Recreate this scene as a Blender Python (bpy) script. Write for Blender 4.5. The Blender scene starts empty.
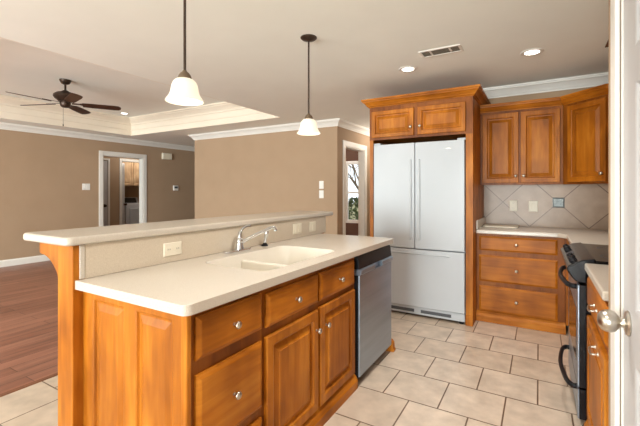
import bpy, bmesh, math, random
from mathutils import Vector, Matrix
random.seed(4)
SC = bpy.context.scene
COL = SC.collection
R = math.radians

# ---------------------------------------------------------------- camera
cam_d = bpy.data.cameras.new('camera')
cam = bpy.data.objects.new('camera', cam_d)
COL.objects.link(cam)
cam.location = (0, 0, 1.30)
cam.rotation_euler = (R(90), 0, R(30.5))
cam_d.sensor_width = 36
cam_d.lens = 372 / 640 * 36
cam_d.shift_y = -22 / 640
cam_d.clip_start = 0.02
SC.camera = cam

# ---------------------------------------------------------------- world, fill lights, exposure
W = bpy.data.worlds.new('world')
SC.world = W
W.use_nodes = True
bg = W.node_tree.nodes['Background']
bg.inputs[0].default_value = (0.86, 0.95, 1.0, 1)
bg.inputs[1].default_value = 1.2

def area(name, loc, rot, sx, sy, power, color):
    d = bpy.data.lights.new(name, 'AREA')
    d.shape = 'RECTANGLE'; d.size = sx; d.size_y = sy
    d.energy = power; d.color = color
    o = bpy.data.objects.new(name, d); COL.objects.link(o)
    o.location = loc; o.rotation_euler = [R(a) for a in rot]
    return o
# added area fills behind the camera in place of unseen windows; none are modelled
area('fill_breakfast', (-.4, -7.6, 1.05), (90, 0, 0), 2.8, 1.9, 400, (0.91, 0.98, 0.97))
area('fill_living', (-4.9, -3.4, 1.4), (108, 0, 24), 3.4, 2.0, 255, (0.91, 0.98, 0.97))
# point lights added to brighten laundry, hall, study and passage; no fixtures
def room_fill(name, loc, power, color=(1, .93, .84)):
    d = bpy.data.lights.new(name, 'POINT'); d.energy = power; d.color = color; d.shadow_soft_size = .15
    o = bpy.data.objects.new(name, d); COL.objects.link(o); o.location = loc
room_fill('laundry_fill', (-10.0, 6.9, 2.2), 12)
room_fill('hall_fill', (-8.6, 5.9, 2.3), 8)
room_fill('study_fill', (-4.4, 6.6, 2.2), 40, (1, .97, .93))
room_fill('passage_fill', (-2.2, 6.6, 2.3), 14)

SC.view_settings.view_transform = 'Standard'
SC.view_settings.look = 'None'
SC.view_settings.gamma = 1
SC.view_settings.use_curve_mapping = False
SC.view_settings.exposure = 0.63

# ---------------------------------------------------------------- materials
def new_mat(name):
    m = bpy.data.materials.new(name); m.use_nodes = True
    nt = m.node_tree
    return m, nt, nt.nodes['Principled BSDF']
def nd(nt, t, **kw):
    n = nt.nodes.new(t)
    for k, v in kw.items(): setattr(n, k, v)
    return n
def lk(nt, a, b): nt.links.new(a, b)
def c4(c): return (c[0], c[1], c[2], 1)
def srgb(r, g, b):
    def f(v):
        v /= 255
        return v / 12.92 if v <= .04045 else ((v + .055) / 1.055) ** 2.4
    return (f(r), f(g), f(b))
def ramp(nt, stops):
    n = nd(nt, 'ShaderNodeValToRGB'); e = n.color_ramp.elements
    while len(e) < len(stops): e.new(.5)
    for el, (p, c) in zip(e, stops): el.position = p; el.color = c4(c)
    return n
def coords(nt, scale=(1, 1, 1), rot=(0, 0, 0), loc=(0, 0, 0)):
    t = nd(nt, 'ShaderNodeTexCoord'); mp = nd(nt, 'ShaderNodeMapping')
    mp.inputs['Scale'].default_value = scale; mp.inputs['Rotation'].default_value = rot
    mp.inputs['Location'].default_value = loc
    lk(nt, t.outputs['Object'], mp.inputs['Vector'])
    return mp.outputs['Vector']

def mottled(name, c1, c2, scale=6, rough=.6, bump=0.0, bscale=200, metal=0, spec=.5, coat=0, stretch=(1, 1, 1)):
    m, nt, p = new_mat(name)
    v = coords(nt, stretch)
    n = nd(nt, 'ShaderNodeTexNoise'); n.inputs['Scale'].default_value = scale; n.inputs['Detail'].default_value = 4
    lk(nt, v, n.inputs['Vector'])
    r = ramp(nt, [(.3, c1), (.7, c2)])
    lk(nt, n.outputs['Fac'], r.inputs['Fac']); lk(nt, r.outputs['Color'], p.inputs['Base Color'])
    p.inputs['Roughness'].default_value = rough; p.inputs['Metallic'].default_value = metal
    p.inputs['Specular IOR Level'].default_value = spec
    p.inputs['Coat Weight'].default_value = coat; p.inputs['Coat Roughness'].default_value = .15
    if bump:
        b = nd(nt, 'ShaderNodeTexNoise'); b.inputs['Scale'].default_value = bscale
        lk(nt, v, b.inputs['Vector'])
        bp = nd(nt, 'ShaderNodeBump'); bp.inputs['Strength'].default_value = bump; bp.inputs['Distance'].default_value = .002
        lk(nt, b.outputs['Fac'], bp.inputs['Height']); lk(nt, bp.outputs['Normal'], p.inputs['Normal'])
    return m

def wood(name, dark, mid, light, grain, rough=.35):
    m, nt, p = new_mat(name)
    st = {'v': (1, 1, .10), 'h': (.10, .10, 1)}[grain]
    v = coords(nt, st)
    n = nd(nt, 'ShaderNodeTexNoise'); n.inputs['Scale'].default_value = 30; n.inputs['Detail'].default_value = 6
    n.inputs['Distortion'].default_value = .6
    lk(nt, v, n.inputs['Vector'])
    v2 = coords(nt, tuple(min(1, s * 4) for s in st))
    n2 = nd(nt, 'ShaderNodeTexNoise'); n2.inputs['Scale'].default_value = 5; n2.inputs['Detail'].default_value = 3
    lk(nt, v2, n2.inputs['Vector'])
    mx = nd(nt, 'ShaderNodeMath', operation='ADD'); mu = nd(nt, 'ShaderNodeMath', operation='MULTIPLY'); mu.inputs[1].default_value = .5
    m2 = nd(nt, 'ShaderNodeMath', operation='MULTIPLY'); m2.inputs[1].default_value = .5
    lk(nt, n.outputs['Fac'], mu.inputs[0]); lk(nt, n2.outputs['Fac'], m2.inputs[0])
    lk(nt, mu.outputs[0], mx.inputs[0]); lk(nt, m2.outputs[0], mx.inputs[1])
    r = ramp(nt, [(.32, dark), (.5, mid), (.68, light)])
    lk(nt, mx.outputs[0], r.inputs['Fac'])
    n3 = nd(nt, 'ShaderNodeTexNoise'); n3.inputs['Scale'].default_value = 4.5; n3.inputs['Detail'].default_value = 2    # cloudy maple figure
    oi = nd(nt, 'ShaderNodeObjectInfo'); va = nd(nt, 'ShaderNodeVectorMath', operation='ADD'); lk(nt, coords(nt, (1, 1, .6)), va.inputs[0])
    vs_ = nd(nt, 'ShaderNodeVectorMath', operation='SCALE'); vs_.inputs[0].default_value = (37, 19, 53); lk(nt, oi.outputs['Random'], vs_.inputs['Scale'])
    lk(nt, vs_.outputs[0], va.inputs[1]); lk(nt, va.outputs[0], n3.inputs['Vector'])
    r3 = ramp(nt, [(.36, (.50, .42, .34)), (.58, (1, 1, 1))]); lk(nt, n3.outputs['Fac'], r3.inputs['Fac'])
    ml = nd(nt, 'ShaderNodeMix', data_type='RGBA', blend_type='MULTIPLY'); ml.inputs['Factor'].default_value = .6
    lk(nt, r.outputs['Color'], ml.inputs['A']); lk(nt, r3.outputs['Color'], ml.inputs['B']); lk(nt, ml.outputs['Result'], p.inputs['Base Color'])
    p.inputs['Roughness'].default_value = rough + .08
    p.inputs['Coat Weight'].default_value = .04; p.inputs['Coat Roughness'].default_value = .3
    p.inputs['Specular IOR Level'].default_value = .22
    return m

def emis(name, color, strength):
    m, nt, p = new_mat(name)
    p.inputs['Base Color'].default_value = c4(color)
    p.inputs['Emission Color'].default_value = c4(color); p.inputs['Emission Strength'].default_value = strength
    return m

M = {}
M['wall'] = mottled('wall_paint', srgb(168, 142, 115), srgb(172, 146, 119), 3, .85, .15, 120)
M['study_wall'] = mottled('study_wall_brown', srgb(96, 66, 50), srgb(104, 72, 55), 3, .8)  # one even dark brown over the study wall
M['ceiling'] = mottled('ceiling_paint', srgb(243, 244, 238), srgb(246, 247, 241), 3, .9, .1, 150)
M['trim'] = mottled('trim_paint', srgb(228, 225, 218), srgb(232, 229, 222), 3, .45)
M['trim_cream'] = mottled('tray_trim_paint', srgb(232, 221, 203), srgb(236, 225, 207), 3, .5)
M['door_paint'] = mottled('door_paint', srgb(188, 187, 188), srgb(192, 191, 192), 3, .4)
WD, WM, WL = srgb(144, 81, 15), srgb(177, 103, 22), srgb(198, 126, 40)
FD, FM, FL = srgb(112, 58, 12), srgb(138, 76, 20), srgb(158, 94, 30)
M['wood_v'] = wood('honey_maple_upright', WD, WM, WL, 'v')
M['wood_h'] = wood('honey_maple_level', WD, WM, WL, 'h')
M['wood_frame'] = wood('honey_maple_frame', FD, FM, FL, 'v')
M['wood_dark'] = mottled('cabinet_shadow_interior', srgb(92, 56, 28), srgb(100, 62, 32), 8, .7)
M['counter'] = mottled('solid_surface', srgb(190, 180, 166), srgb(208, 198, 184), 260, .25, spec=.5)
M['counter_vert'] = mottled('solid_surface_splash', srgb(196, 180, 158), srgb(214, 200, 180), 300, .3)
M['sink'] = mottled('sink_surface', srgb(222, 214, 200), srgb(226, 218, 204), 8, .2)
M['white_app'] = mottled('white_enamel', srgb(190, 194, 198), srgb(193, 197, 201), 3, .3, .12, 400, spec=.2)
M['white_plastic'] = mottled('white_plastic', srgb(232, 230, 224), srgb(236, 234, 228), 10, .4)
M['ivory_plastic'] = mottled('ivory_plastic', srgb(228, 219, 198), srgb(232, 223, 203), 10, .4)
M['louver'] = mottled('louver_paint', srgb(178, 168, 152), srgb(184, 174, 158), 10, .6)
M['vent_dark'] = mottled('vent_shadow', srgb(112, 102, 90), srgb(118, 108, 96), 10, .8)
M['slot'] = mottled('dark_slot', srgb(40, 38, 36), srgb(46, 44, 42), 10, .6)
M['grille'] = mottled('grey_grille', srgb(74, 76, 80), srgb(84, 86, 90), 10, .5)
M['steel'] = mottled('brushed_steel', srgb(146, 160, 176), srgb(166, 180, 196), 14, .34, .12, 60, metal=.85, stretch=(1, .05, 1))
M['nickel'] = mottled('satin_nickel', srgb(190, 183, 172), srgb(204, 197, 186), 12, .28, metal=1)
M['chrome'] = mottled('chrome', srgb(214, 216, 220), srgb(224, 226, 230), 12, .08, metal=1)
M['black'] = mottled('black_enamel', srgb(16, 17, 20), srgb(20, 21, 25), 8, .2, spec=.3)
M['black_plastic'] = mottled('black_plastic', srgb(20, 20, 22), srgb(26, 26, 29), 8, .4, spec=.2)
M['black_glass'] = mottled('black_glass', srgb(22, 19, 17), srgb(26, 22, 20), 8, .12, spec=.25)
M['bronze'] = mottled('oiled_bronze', srgb(58, 44, 35), srgb(72, 55, 43), 20, .4, metal=.5)
M['bronze_light'] = mottled('antique_bronze', srgb(112, 94, 74), srgb(128, 108, 86), 20, .5, metal=.3)
M['blade'] = wood('dark_walnut_blade', srgb(52, 32, 22), srgb(70, 44, 30), srgb(88, 57, 38), 'h', .4)
M['laundry_cab'] = wood('pale_birch', srgb(190, 158, 122), srgb(204, 172, 136), srgb(214, 184, 148), 'v', .5)
M['strip'] = mottled('oak_threshold', srgb(120, 76, 52), srgb(136, 88, 60), 20, .5)
M['bulb'] = emis('lamp_disc', (1.0, .96, .90), 5)
M['accent'] = mottled('pewter_tile', srgb(96, 100, 100), srgb(126, 130, 128), 40, .4, .4, 60, metal=.5)
M['bark'] = mottled('bark', srgb(96, 80, 66), srgb(130, 112, 92), 30, .9, .5, 40)
M['leaf'] = mottled('leaf', srgb(52, 70, 34), srgb(96, 108, 56), 12, .7)
M['drygrass'] = mottled('lawn', srgb(120, 116, 76), srgb(150, 140, 96), 8, .95)

# frosted lamp glass, lit from inside
m, nt, p = new_mat('frosted_shade')
p.inputs['Base Color'].default_value = (.62, .59, .53, 1); p.inputs['Roughness'].default_value = .35
p.inputs['Emission Color'].default_value = (1.0, .90, .74, 1); p.inputs['Emission Strength'].default_value = 0.38
tr = nd(nt, 'ShaderNodeBsdfTranslucent'); tr.inputs['Color'].default_value = (1, .93, .8, 1)
mxs = nd(nt, 'ShaderNodeMixShader'); mxs.inputs[0].default_value = .2
lk(nt, p.outputs[0], mxs.inputs[1]); lk(nt, tr.outputs[0], mxs.inputs[2])
lk(nt, mxs.outputs[0], nt.nodes['Material Output'].inputs['Surface'])
M['shade'] = m
# clear pane
m, nt, p = new_mat('window_glass')
g = nd(nt, 'ShaderNodeBsdfGlossy'); g.inputs['Roughness'].default_value = .02
t = nd(nt, 'ShaderNodeBsdfTransparent'); fr = nd(nt, 'ShaderNodeFresnel'); fr.inputs['IOR'].default_value = 1.45
mxs = nd(nt, 'ShaderNodeMixShader')
lk(nt, fr.outputs[0], mxs.inputs[0]); lk(nt, t.outputs[0], mxs.inputs[1]); lk(nt, g.outputs[0], mxs.inputs[2])
lk(nt, mxs.outputs[0], nt.nodes['Material Output'].inputs['Surface'])
M['glass'] = m

def brick_floor(name, loc, rotz, bw, rh, mortar, cols, mcol, nscale, rough, bias=0.0, nstretch=(1, 1, 1), amount=.5):
    m, nt, p = new_mat(name)
    t = nd(nt, 'ShaderNodeTexCoord'); mp = nd(nt, 'ShaderNodeMapping'); mp.vector_type = 'TEXTURE'
    mp.inputs['Location'].default_value = loc; mp.inputs['Rotation'].default_value = (0, 0, rotz)
    lk(nt, t.outputs['Object'], mp.inputs['Vector'])
    b = nd(nt, 'ShaderNodeTexBrick'); b.offset = .5; b.offset_frequency = 2
    b.inputs['Scale'].default_value = 1; b.inputs['Mortar Size'].default_value = mortar
    b.inputs['Mortar Smooth'].default_value = .1
    b.inputs['Brick Width'].default_value = bw; b.inputs['Row Height'].default_value = rh
    b.inputs['Color1'].default_value = c4(cols[0]); b.inputs['Color2'].default_value = c4(cols[1]); b.inputs['Mortar'].default_value = c4(mcol)
    b.inputs['Bias'].default_value = bias
    lk(nt, mp.outputs['Vector'], b.inputs['Vector'])
    s = nd(nt, 'ShaderNodeMapping'); s.inputs['Scale'].default_value = nstretch
    lk(nt, mp.outputs['Vector'], s.inputs['Vector'])
    n = nd(nt, 'ShaderNodeTexNoise'); n.inputs['Scale'].default_value = nscale; n.inputs['Detail'].default_value = 6
    lk(nt, s.outputs['Vector'], n.inputs['Vector'])
    r = ramp(nt, [(.3, (1 - amount,) * 3), (.7, (1, 1, 1))])
    lk(nt, n.outputs['Fac'], r.inputs['Fac'])
    mx = nd(nt, 'ShaderNodeMix', data_type='RGBA', blend_type='MULTIPLY'); mx.inputs['Factor'].default_value = 1
    lk(nt, b.outputs['Color'], mx.inputs['A']); lk(nt, r.outputs['Color'], mx.inputs['B'])
    lk(nt, mx.outputs['Result'], p.inputs['Base Color'])
    p.inputs['Roughness'].default_value = rough
    bp = nd(nt, 'ShaderNodeBump'); bp.inputs['Strength'].default_value = .5; bp.inputs['Distance'].default_value = .003; bp.invert = True
    lk(nt, b.outputs['Fac'], bp.inputs['Height']); lk(nt, bp.outputs['Normal'], p.inputs['Normal'])
    return m
M['tile'] = brick_floor('floor_tile', (-.696, 2.27, 0), 0, .344, .348, .0045, (srgb(222, 204, 184), srgb(210, 190, 168)), srgb(122, 98, 78), 7, .3, amount=.28)
M['plank'] = brick_floor('wood_planks', (-7, 0, 0), R(90), 1.2, .13, .0022, (srgb(172, 118, 96), srgb(150, 98, 78)), srgb(92, 56, 44), 14, .38, nstretch=(.10, 1, 1), amount=.45)

# diagonal wall tile
m, nt, p = new_mat('diagonal_tile')
t = nd(nt, 'ShaderNodeTexCoord'); sp = nd(nt, 'ShaderNodeSeparateXYZ'); lk(nt, t.outputs['Object'], sp.inputs[0])
def mth(op, a, b=None):
    n = nd(nt, 'ShaderNodeMath', operation=op)
    for i, q in enumerate((a, b)):
        if q is None: continue
        if isinstance(q, (int, float)): n.inputs[i].default_value = q
        else: lk(nt, q, n.inputs[i])
    return n.outputs[0]
PER = .522; X0, Z0 = -.349, 1.177
u = mth('DIVIDE', mth('SUBTRACT', mth('ADD', sp.outputs['X'], sp.outputs['Z']), X0 + Z0), PER)
v = mth('DIVIDE', mth('SUBTRACT', mth('SUBTRACT', sp.outputs['X'], sp.outputs['Z']), X0 - Z0), PER)
mask = mth('MINIMUM', mth('PINGPONG', u, .5), mth('PINGPONG', v, .5))
grout = mth('LESS_THAN', mask, .012)
cmb = nd(nt, 'ShaderNodeCombineXYZ'); lk(nt, mth('FLOOR', u), cmb.inputs[0]); lk(nt, mth('FLOOR', v), cmb.inputs[1])
wn = nd(nt, 'ShaderNodeTexWhiteNoise'); lk(nt, cmb.outputs[0], wn.inputs['Vector'])
nz = nd(nt, 'ShaderNodeTexNoise'); nz.inputs['Scale'].default_value = 9; nz.inputs['Detail'].default_value = 6; lk(nt, t.outputs['Object'], nz.inputs['Vector'])
fac = mth('ADD', mth('MULTIPLY', wn.outputs['Value'], .3), mth('MULTIPLY', nz.outputs['Fac'], .7))
r = ramp(nt, [(.25, srgb(150, 124, 102)), (.75, srgb(182, 156, 132))]); lk(nt, fac, r.inputs['Fac'])
mx = nd(nt, 'ShaderNodeMix', data_type='RGBA'); lk(nt, grout, mx.inputs['Factor']); lk(nt, r.outputs['Color'], mx.inputs['A'])
mx.inputs['B'].default_value = c4(srgb(118, 92, 72)); lk(nt, mx.outputs['Result'], p.inputs['Base Color'])
p.inputs['Roughness'].default_value = .35
M['splash_tile'] = m

# ---------------------------------------------------------------- mesh helpers (all shapes are given in world metres)
ORG = {}
def org(o): return ORG.get(o.name, Vector((0, 0, 0)))

def empty(name, loc, label, cat, group=None):
    o = bpy.data.objects.new(name, None); COL.objects.link(o)
    o.empty_display_size = .05
    o.location = loc; ORG[o.name] = Vector(loc)
    o['label'] = label; o['category'] = cat
    if group: o['group'] = group
    return o

def make(name, bm, mat, parent=None, loc=None, bev=0, seg=2, smooth=False, label=None, cat=None, group=None, kind=None, matrix=None):
    """link a bmesh as ONE object; parent: part of that thing; loc: origin of a top-level mesh."""
    if matrix is not None: bm.transform(matrix)
    bmesh.ops.recalc_face_normals(bm, faces=bm.faces)
    o_loc = org(parent) if parent else Vector(loc or (0, 0, 0))
    bm.transform(Matrix.Translation(-o_loc))
    me = bpy.data.meshes.new(name); bm.to_mesh(me); bm.free()
    if isinstance(mat, (list, tuple)):
        for q in mat: me.materials.append(q)
    else: me.materials.append(mat)
    o = bpy.data.objects.new(name, me); COL.objects.link(o)
    if parent:
        o.parent = parent
    else:
        o.location = o_loc
    ORG[o.name] = o_loc
    if bev:
        b = o.modifiers.new('bevel', 'BEVEL'); b.width = bev; b.segments = seg; b.limit_method = 'ANGLE'; b.angle_limit = R(35)
    if smooth:
        for q in me.polygons: q.use_smooth = True
        if smooth == 'auto':
            me.set_sharp_from_angle(angle=R(38))
    if label: o['label'] = label
    if cat: o['category'] = cat
    if group: o['group'] = group
    if kind: o['kind'] = kind
    return o

def box(bm, x0, x1, y0, y1, z0, z1):
    vs = [bm.verts.new((x, y, z)) for z in (z0, z1) for x, y in ((x0, y0), (x1, y0), (x1, y1), (x0, y1))]
    for f in ((0, 1, 2, 3), (4, 7, 6, 5), (0, 4, 5, 1), (1, 5, 6, 2), (2, 6, 7, 3), (3, 7, 4, 0)):
        bm.faces.new([vs[i] for i in f])
    return bm
def B(*a):
    bm = bmesh.new()
    if isinstance(a[0], (list, tuple)):
        for q in a: box(bm, *q)
    else: box(bm, *a)
    return bm

def prism(poly, axis, a, b, bm=None):
    """polygon extruded along an axis; poly holds the two other coordinates in order (x,y),(x,z) or (y,z)."""
    bm = bm or bmesh.new()
    def P(p, t):
        return {'z': (p[0], p[1], t), 'y': (p[0], t, p[1]), 'x': (t, p[0], p[1])}[axis]
    lo = [bm.verts.new(P(p, a)) for p in poly]; hi = [bm.verts.new(P(p, b)) for p in poly]
    bm.faces.new(lo[::-1]); bm.faces.new(hi)
    n = len(poly)
    for i in range(n): bm.faces.new([lo[i], lo[(i + 1) % n], hi[(i + 1) % n], hi[i]])
    return bm

def rrect(x0, x1, y0, y1, r, n=6, corners=(1, 1, 1, 1)):
    """rounded rectangle outline, counter-clockwise from the lower left corner"""
    pts = []
    for (cx, cy, a0, px, py), on in zip(((x0 + r, y0 + r, 180, x0, y0), (x1 - r, y0 + r, 270, x1, y0), (x1 - r, y1 - r, 0, x1, y1), (x0 + r, y1 - r, 90, x0, y1)), corners):
        if not on: pts.append((px, py)); continue
        for i in range(n + 1):
            a = R(a0 + 90 * i / n); pts.append((cx + r * math.cos(a), cy + r * math.sin(a)))
    return pts

def plate_with_hole(outer, hole, z0, z1):
    bm = bmesh.new()
    ed = []
    for loop in (outer, hole):
        vs = [bm.verts.new((x, y, z0)) for x, y in loop]
        ed += [bm.edges.new((vs[i], vs[(i + 1) % len(vs)])) for i in range(len(vs))]
    bmesh.ops.triangle_fill(bm, use_beauty=True, use_dissolve=False, edges=ed)
    ret = bmesh.ops.extrude_face_region(bm, geom=list(bm.faces))
    bmesh.ops.translate(bm, vec=(0, 0, z1 - z0), verts=[g for g in ret['geom'] if isinstance(g, bmesh.types.BMVert)])
    return bm

def lathe(profile, center=(0, 0, 0), axis=(0, 0, 1), n=28, bm=None, closed=False):
    """profile of (radius, height) turned round an axis through center"""
    bm = bm or bmesh.new()
    q = Vector((0, 0, 1)).rotation_difference(Vector(axis)); c = Vector(center)
    rings = []
    for r, h in profile:
        if r < 1e-5: rings.append([bm.verts.new(c + q @ Vector((0, 0, h)))])
        else: rings.append([bm.verts.new(c + q @ Vector((r * math.cos(2 * math.pi * i / n), r * math.sin(2 * math.pi * i / n), h))) for i in range(n)])
    for a, b in zip(rings, rings[1:]):
        for i in range(n):
            j = (i + 1) % n
            if len(a) == 1 and len(b) == 1: continue
            if len(a) == 1: bm.faces.new([a[0], b[i], b[j]])
            elif len(b) == 1: bm.faces.new([a[i], a[j], b[0]])
            else: bm.faces.new([a[i], a[j], b[j], b[i]])
    return bm

def tube(pts, rad, n=12, bm=None, flat=1.0, up=(0, 0, 1)):
    """round bar along a path; rad may be a list; flat squeezes it across 'up'"""
    bm = bm or bmesh.new()
    pts = [Vector(p) for p in pts]
    rad = rad if isinstance(rad, (list, tuple)) else [rad] * len(pts)
    rings = []; prev = None
    for i, p in enumerate(pts):
        d = (pts[min(i + 1, len(pts) - 1)] - pts[max(i - 1, 0)]).normalized()
        ref = Vector(up) if prev is None else prev
        s = d.cross(ref)
        if s.length < 1e-4: s = d.cross(Vector((1, 0, 0)))
        s.normalize(); w = s.cross(d).normalized(); prev = w
        rings.append([bm.verts.new(p + rad[i] * (s * math.cos(2 * math.pi * k / n) + w * math.sin(2 * math.pi * k / n) * flat)) for k in range(n)])
    for a, b in zip(rings, rings[1:]):
        for k in range(n): bm.faces.new([a[k], a[(k + 1) % n], b[(k + 1) % n], b[k]])
    bm.faces.new(rings[0][::-1]); bm.faces.new(rings[-1])
    return bm

def spline(ctrl, n=8):
    """Catmull-Rom through control points"""
    P = [Vector(c) for c in ctrl]; P = [2 * P[0] - P[1]] + P + [2 * P[-1] - P[-2]]
    out = []
    for i in range(1, len(P) - 2):
        for k in range(n):
            t = k / n
            out.append(.5 * ((2 * P[i]) + (P[i + 1] - P[i - 1]) * t + (2 * P[i - 1] - 5 * P[i] + 4 * P[i + 1] - P[i + 2]) * t * t + (3 * P[i] - P[i - 1] - 3 * P[i + 1] + P[i + 2]) * t ** 3))
    out.append(P[-2]); return out

def sweep(path, profile, closed=False, bm=None, first=0, last=None):
    """moulding: profile of (out, z) carried along a floor-plan path, mitred; 'out' is to the right of the path"""
    bm = bm or bmesh.new()
    n = len(path); secs = []
    for i, p in enumerate(path):
        p = Vector(p)
        def nrm(a, b):
            d = (Vector(b) - Vector(a)).normalized(); return Vector((d.y, -d.x))
        n1 = nrm(path[i - 1], path[i]) if (i > 0 or closed) else None
        n2 = nrm(path[i], path[(i + 1) % n]) if (i < n - 1 or closed) else None
        if n1 is None: mt = n2
        elif n2 is None: mt = n1
        else: mt = (n1 + n2) / (1 + n1.dot(n2))
        secs.append([bm.verts.new((p.x + mt.x * d, p.y + mt.y * d, z)) for d, z in profile])
    k = len(profile)
    if not closed:
        end = (last if last is not None else n - 1) + 1
        for q in secs[:first] + secs[end:]:
            for w_ in q: bm.verts.remove(w_)
        secs = secs[first:end]; n = len(secs)
    for i in range(n if closed else n - 1):
        a, b = secs[i], secs[(i + 1) % n]
        for j in range(k): bm.faces.new([a[j], a[(j + 1) % k], b[(j + 1) % k], b[j]])
    if not closed: bm.faces.new(secs[0]); bm.faces.new(secs[-1][::-1])
    return bm

def frame_mat(origin, u):
    """local (u, v, n) -> world: u along the width, v up, n outwards (n = u x up)"""
    u = Vector((u[0], u[1], 0)).normalized(); n = u.cross(Vector((0, 0, 1)))
    m = Matrix.Identity(4)
    for i in range(3): m[i][0] = u[i]; m[i][1] = (0, 0, 1)[i]; m[i][2] = n[i]; m[i][3] = origin[i]
    return m

def rect_loops(bm, w, h, loops, ox=0, oy=0, cap=True, base=True):
    prev = None
    for ins, d in loops:
        cur = [bm.verts.new((ox + x, oy + y, d)) for x, y in ((ins, ins), (w - ins, ins), (w - ins, h - ins), (ins, h - ins))]
        if prev:
            for i in range(4): bm.faces.new([prev[i], prev[(i + 1) % 4], cur[(i + 1) % 4], cur[i]])
        elif base: bm.faces.new(cur[::-1])
        prev = cur
    if cap: bm.faces.new(prev)
    return bm
def raised_door(w, h, t=.02, fw=.058):
    return rect_loops(bmesh.new(), w, h, [(0, 0), (0, t - .005), (.004, t), (fw - .014, t), (fw - .008, t - .003), (fw - .003, .003), (fw + .006, .002), (fw + .036, t - .005), (fw + .038, t - .001)])
def slab_front(w, h, t=.02):
    return rect_loops(bmesh.new(), w, h, [(0, 0), (0, t - .010), (.005, t - .008), (.010, t - .004), (.016, t - .001), (.019, t)])
KNOB = [(0, 0), (.0075, 0), (.0065, .004), (.005, .012), (.007, .016), (.014, .019), (.0155, .024), (.013, .029), (.007, .032), (0, .033)]
def knob(parent, m, u, v, n=.02, name='knob'):
    c = m @ Vector((u, v, n)); ax = (m.to_3x3() @ Vector((0, 0, 1)))
    return make(name, lathe(KNOB, c, ax, 20), M['nickel'], parent, smooth=True, label='round satin nickel knob')
def door(parent, m, u0, u1, v0, v1, ku=None, kv=None, fw=.058):
    mm = m @ Matrix.Translation((u0, v0, 0))
    d = make('door', raised_door(u1 - u0, v1 - v0, fw=fw), M['wood_v'], parent, matrix=mm)
    if ku is not None: knob(d, m, ku, kv)
    return d
def drawer(parent, m, u0, u1, v0, v1, has_knob=True, name='drawer'):
    mm = m @ Matrix.Translation((u0, v0, 0))
    d = make(name, slab_front(u1 - u0, v1 - v0), M['wood_h'], parent, matrix=mm)
    if has_knob: knob(d, m, (u0 + u1) / 2, (v0 + v1) / 2)
    return d
def face_frame(parent, m, u0, u1, v0, v1, holes, t=.02):
    """flat face frame with rectangular openings, as boxes between the openings"""
    us = sorted({u0, u1, *[q for h in holes for q in h[:2]]}); vs = sorted({v0, v1, *[q for h in holes for q in h[2:]]})
    bm = bmesh.new()
    for a, b in zip(us, us[1:]):
        for c, d in zip(vs, vs[1:]):
            cx, cy = (a + b) / 2, (c + d) / 2
            if any(h[0] < cx < h[1] and h[2] < cy < h[3] for h in holes): continue
            box(bm, a, b, c, d, -t, 0)
    bmesh.ops.remove_doubles(bm, verts=bm.verts, dist=1e-5)
    # drop inner faces shared by neighbouring cells
    seen = {}
    for f in bm.faces:
        k = tuple(sorted(v.index for v in f.verts)); seen.setdefault(k, []).append(f)
    bm.verts.index_update()
    seen = {}
    for f in bm.faces:
        seen.setdefault(tuple(sorted(v.index for v in f.verts)), []).append(f)
    bmesh.ops.delete(bm, geom=[f for fs in seen.values() if len(fs) > 1 for f in fs], context='FACES_ONLY')
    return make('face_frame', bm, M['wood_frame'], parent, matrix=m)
def carcass(x0, x1, y0, y1, z0, z1, t=.016, open_top=True):
    q = [(x0, x1, y0, y0 + t, z0, z1), (x0, x1, y1 - t, y1, z0, z1), (x0, x0 + t, y0 + t, y1 - t, z0, z1), (x1 - t, x1, y0 + t, y1 - t, z0, z1), (x0 + t, x1 - t, y0 + t, y1 - t, z0, z0 + t)]
    if not open_top: q.append((x0 + t, x1 - t, y0 + t, y1 - t, z1 - t, z1))
    return B(*q)

S = 'structure'
CEIL = 2.46
# ---------------------------------------------------------------- floors
make('floor_tile', B(-2.93, 1.3, -7.8, 8.3, -.05, 0), M['tile'], kind=S)
make('floor_wood', B(-11.6, -2.93, -7.8, 8.3, -.05, 0), M['plank'], kind=S)
make('trim_threshold', prism([(-2.965, 0), (-2.925, 0), (-2.932, .005), (-2.958, .005)], 'y', -7.8, 5.33), M['strip'], kind=S)

# ---------------------------------------------------------------- walls
make('wall_left', B((-8.02, -7.9, -7.8, 4.42, 0, CEIL), (-8.02, -7.9, 4.42, 5.34, 2.06, CEIL), (-8.02, -7.9, 5.34, 8.2, 0, CEIL)), M['wall'], kind=S)
make('wall_living', B(-6.17, -2.94, 5.34, 5.46, 0, CEIL), M['wall'], kind=S)
make('wall_corridor', B(-6.17, -6.05, 5.46, 8.2, 0, CEIL), M['wall'], kind=S)
make('wall_hall', B((-2.94, -2.82, 5.34, 5.62, 0, CEIL), (-2.94, -2.82, 5.62, 6.43, 2.06, CEIL), (-2.94, -2.82, 6.43, 8.2, 0, CEIL)), M['wall'], kind=S)
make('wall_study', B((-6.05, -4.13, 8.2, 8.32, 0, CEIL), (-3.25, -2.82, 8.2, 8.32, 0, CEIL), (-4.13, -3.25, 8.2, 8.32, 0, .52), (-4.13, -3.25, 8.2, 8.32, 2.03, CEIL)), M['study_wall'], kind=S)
make('wall_corridor_end', B((-8.02, -6.05, 8.2, 8.32, 0, CEIL), (-2.82, -1.5, 8.2, 8.32, 0, CEIL)), M['wall'], kind=S)
make('wall_passage', B(-1.62, -1.5, 4.76, 8.2, 0, CEIL), M['wall'], kind=S)
make('wall_back', B(-1.62, .96, 4.64, 4.76, 0, CEIL), M['wall'], kind=S)
make('wall_right', B(.84, .96, 1.70, 4.64, 0, CEIL), M['wall'], kind=S)
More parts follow.
